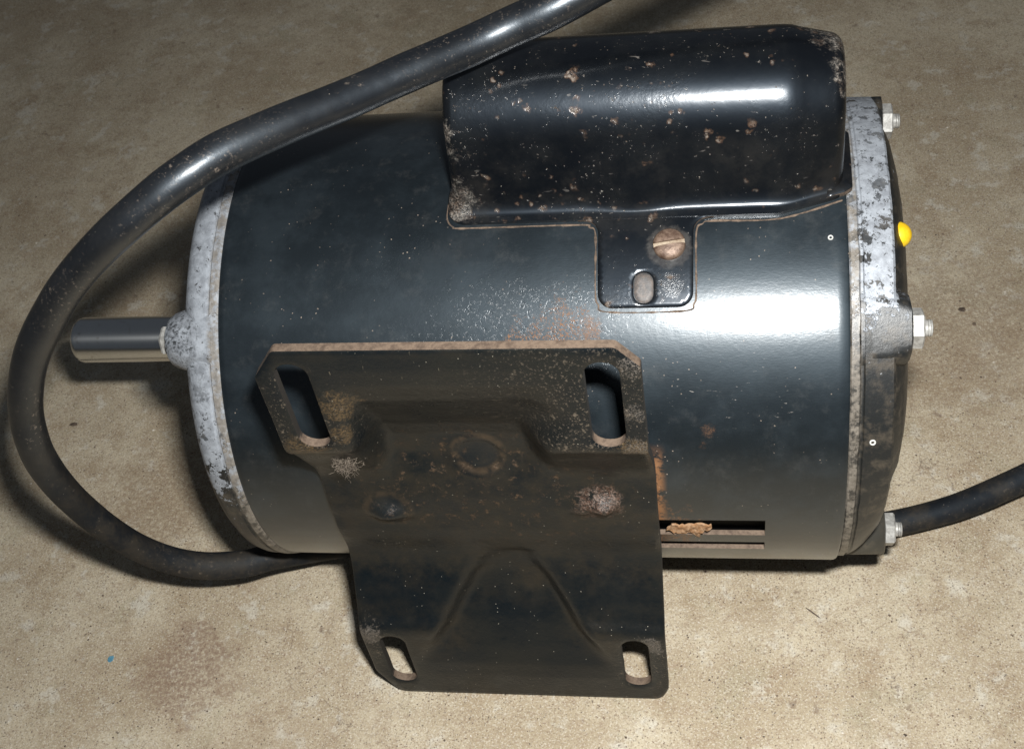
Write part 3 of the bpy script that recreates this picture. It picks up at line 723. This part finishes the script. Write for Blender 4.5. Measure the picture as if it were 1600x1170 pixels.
def build_plate():
    out = roundpoly([(-77.2, -70, 6), (-71.5, -83.2, 5), (16.5, -82.8, 4), (19.2, -76, 4), (19.2, 76.5, 2), (13.5, 83.2, 2), (-70.5, 83.6, 2), (-77.2, 74.5, 2.5)], 6)
    # a shallow waist where the plate hugs the shell
    holes = [stadium(-67.6, 62.2 + 1, 8.8, 31.5), stadium(9.7, 61.8 + 1, 8.8, 31.0), stadium(-67.9, -62.3, 8.6, 27.5), stadium(9.7, -61.0, 8.6, 26.5)]
    P, T, B = tri2d(out, holes, 1.35, .5)
    p3, nn = [], []
    for (x, v), b in zip(P, B):
        p = plate_pt(x, v); e = .4
        tx = plate_pt(x + e, v) - plate_pt(x - e, v); tv = plate_pt(x, v + e) - plate_pt(x, v - e)
        n = tx.cross(tv).normalized()
        if n.dot(Vector((0, -1, 0))) < -.3: n = -n
        p3.append(p - n * (.35 if b else 0)); nn.append(n)
    # smooth the thickness direction so the tight bends keep clean backs
    return sheet('mounting_plate', None, T, p3, nn, 2.6, M['plate'], motor, M['edge'])
plate = build_plate()

# ================================================================== things lying on the motor
def rust_flake():
    random.seed(9); out = []; pts = [(22, 0), (25, 2.6), (30, 1.4), (33, 2.2), (38, 2.4), (42, 2.0), (41, .2), (37.4, -1.2), (36, -3.2), (33, -1.6), (29, -2.2), (25, -1.2)]
    P = dense([(a * .66 + 6.5, b * 1.15) for a, b in pts], .7); P = [(a + random.uniform(-.25, .25), b + random.uniform(-.25, .25)) for a, b in P]
    if sum(P[i - 1][0] * P[i][1] - P[i][0] * P[i - 1][1] for i in range(len(P))) < 0: P = P[::-1]
    V, T, B = tri2d(P, [], .7, .2); p3, nn = [], []
    for (x, s) in V:
        h = R + .3 + 1.1 * abs(mnoise.noise(Vector((x * .5, s * .5, 7)))) + .5 * mnoise.noise(Vector((x * 1.6, s * 1.6, 2)))
        y, z = cyl(math.radians(-6.6) + s / R, h); q = Vector((x, y, z)); q.rotate(motor.rotation_euler); q.z += AXIS_H
        p3.append(q); n = Vector((0, y, z)).normalized(); n.rotate(motor.rotation_euler); nn.append(n)
    o = sheet('rust_flake', None, T, p3, nn, .7, M['rust'], None, M['rust']); o['label'] = 'flake of orange rust lodged in the upper vent slot beside the plate'; o['category'] = 'rust flake'
rust_flake()
def lint_tuft():
    random.seed(21); base = plate_pt(-64.5, 35) + Vector((0, -.9, -.5)); base.rotate(motor.rotation_euler); base.z += AXIS_H
    v, f = [], []
    for i in range(150):
        a = base + Vector((random.gauss(0, 1.5), random.gauss(0, .9), random.gauss(-.5, 1.3))); dirv = Vector((random.gauss(.3, 1), random.gauss(-.3, 1), random.gauss(-.5, 1))).normalized()
        path = []
        for k in range(6):
            path.append(a.copy()); a = a + dirv * random.uniform(.4, 1.0); dirv = (dirv + Vector((random.gauss(0, .7), random.gauss(0, .7), random.gauss(0, .7)))).normalized()
        s0 = len(v)
        for k, p in enumerate(path):
            for q in range(3):
                an = q * 2.094; v.append(p + Vector((math.cos(an), math.sin(an) * .6, math.sin(an))) * .055)
        for k in range(5):
            for q in range(3): f.append((s0 + k * 3 + q, s0 + k * 3 + (q + 1) % 3, s0 + k * 3 + 3 + (q + 1) % 3, s0 + k * 3 + 3 + q))
    o = obj('lint_tuft', v, f, M['lint']); o['label'] = 'small grey tuft of lint caught under the left upper slot'; o['category'] = 'lint'
lint_tuft()

# ================================================================== cable
def cable():
    def raw(s): return [tuple(map(float, q.split(','))) for q in s.split(';')]
    A = raw("1760,-60,420,46;1640,-190,360,52;1420,-250,335,60;1190,-160,325,64;980,-48,326,66;871,9,327,66;803,40,330,64.5;744,68,330,63.5;655,108,325,62;545,154,318,62;434,199,309,64;350,236,303,66;293,272,300,65;237,313,300,64;179,365,304,61;112,437,315,58;70.5,505,327,57.5;47,566,338,56;39.6,632,350,53.5;50,689.5,362,52;73,735,375,51;121,787,395,46.6;187,838,415,43;252,871,430,42;316,884,438,43.5;382,879.5,442,43.5;430,867,446,43")
    P = []
    for x, y, z, wd in A:
        q = at_depth(x, y, z); P.append((q.x, q.y, q.z, wd * z / 2 / FPX))
    P += [(-95, -43.5, 12.5, 4.75), (-70, -37, 6.6, 4.7), (-40, -33.5, 5.0, 4.7), (0, -33, 4.8, 4.7), (50, -33, 4.9, 4.7), (78, -32, 6.2, 4.65)]
    for x, y, z, wd in raw("1405,815,435,42;1489,793,434,42;1574,760.5,433,43;1660,712,431,43;1800,600,432,43;2000,380,470,40"):
        q = at_depth(x, y, z); P.append((q.x, q.y, q.z, wd * z / 2 / FPX))
    Q = catmull(P, 9)
    for _ in range(6):
        Q = [Q[0]] + [tuple((Q[i - 1][k] + 2 * Q[i][k] + Q[i + 1][k]) / 4 for k in range(4)) for i in range(1, len(Q) - 1)] + [Q[-1]]
    Q = [(q[0] + .5 * mnoise.noise(Vector(q[:3]) * .045), q[1] + .5 * mnoise.noise(Vector(q[:3]) * .045 + Vector((9, 0, 0))), q[2] + .25 * mnoise.noise(Vector(q[:3]) * .05 + Vector((0, 9, 0))),
          q[3] * (1 + .03 * mnoise.noise(Vector(q[:3]) * .07))) for q in Q]
    o = tube('power_cable', [q[:3] for q in Q], [q[3] for q in Q], M['rubber'], None, 28)
    o['label'] = 'thick black rubber power cable looping over and under the motor'; o['category'] = 'power cable'
cable()

# ================================================================== bits on the floor
def flake(name, px, py, r, mat, label, cat, seed, flat=.3, stretch=1, ang=0):
    random.seed(seed); c = at_floor(px, py); v, f = [], []; n = 9
    for h, k in ((0, 1), (r * flat * .6, .9), (r * flat, .45)):
        for i in range(n):
            a = 2 * math.pi * i / n; rr = r * k * random.uniform(.75, 1.15); x, y = rr * math.cos(a) * stretch, rr * math.sin(a)
            v.append((c.x + x * math.cos(ang) - y * math.sin(ang), c.y + x * math.sin(ang) + y * math.cos(ang), h + .02))
    for j in range(2):
        for i in range(n): f.append((j * n + i, j * n + (i + 1) % n, (j + 1) * n + (i + 1) % n, (j + 1) * n + i))
    f.append([2 * n + i for i in range(n)]); o = obj(name, v, f, mat, None, False); o['label'] = label; o['category'] = cat
flake('paint_chip', 173, 1029, 1.3, M['blue'], 'tiny blue paint chip on bare concrete below the cable loop', 'paint chip', 1, .15)
flake('dry_twig', 1270, 957, .32, M['grit'], 'thin dark splinter on the concrete below the motor', 'twig', 2, .8, 9, -.7)
flake('dark_crumb', 1503, 484, 1.25, M['grit'], 'larger dark crumb on concrete right of the middle nut', 'crumb', 3, .3, 1.3, .3)
flake('dark_crumb', 1522, 506, .85, M['grit'], 'smaller dark crumb just below the larger one on concrete', 'crumb', 4, .3)
flake('dark_crumb', 115, 663, 1.0, M['grit'], 'slim dark crumb on concrete inside the cable loop', 'crumb', 5, .3, 1.8, .1)
def grit():
    random.seed(33); v, f = [], []
    for i in range(2600):
        px, py = random.uniform(-60, 1660), random.uniform(150, 1230); c = at_floor(px, py); r = abs(random.gauss(0, .16)) + .10; s0 = len(v)
        for k in range(5):
            a = 2 * math.pi * k / 5 + random.random(); v.append((c.x + r * math.cos(a) * random.uniform(.7, 1.4), c.y + r * math.sin(a), .01))
        v.append((c.x, c.y, r * random.uniform(.5, 1)))
        for k in range(5): f.append((s0 + k, s0 + (k + 1) % 5, s0 + 5))
    fm = [random.choice((0, 0, 1, 2)) for _ in range(2600) for k in range(5)]
    fm = []
    for i in range(2600):
        c = random.choice((0, 0, 0, 0, 0, 0, 1, 2, 2)); fm += [c] * 5
    o = obj('sand_grit', v, f, None, None, False, [M['grit'], M['pale'], M['tabrim']], fm); o['kind'] = 'stuff'; o['label'] = 'fine loose grit scattered over the concrete'
grit()
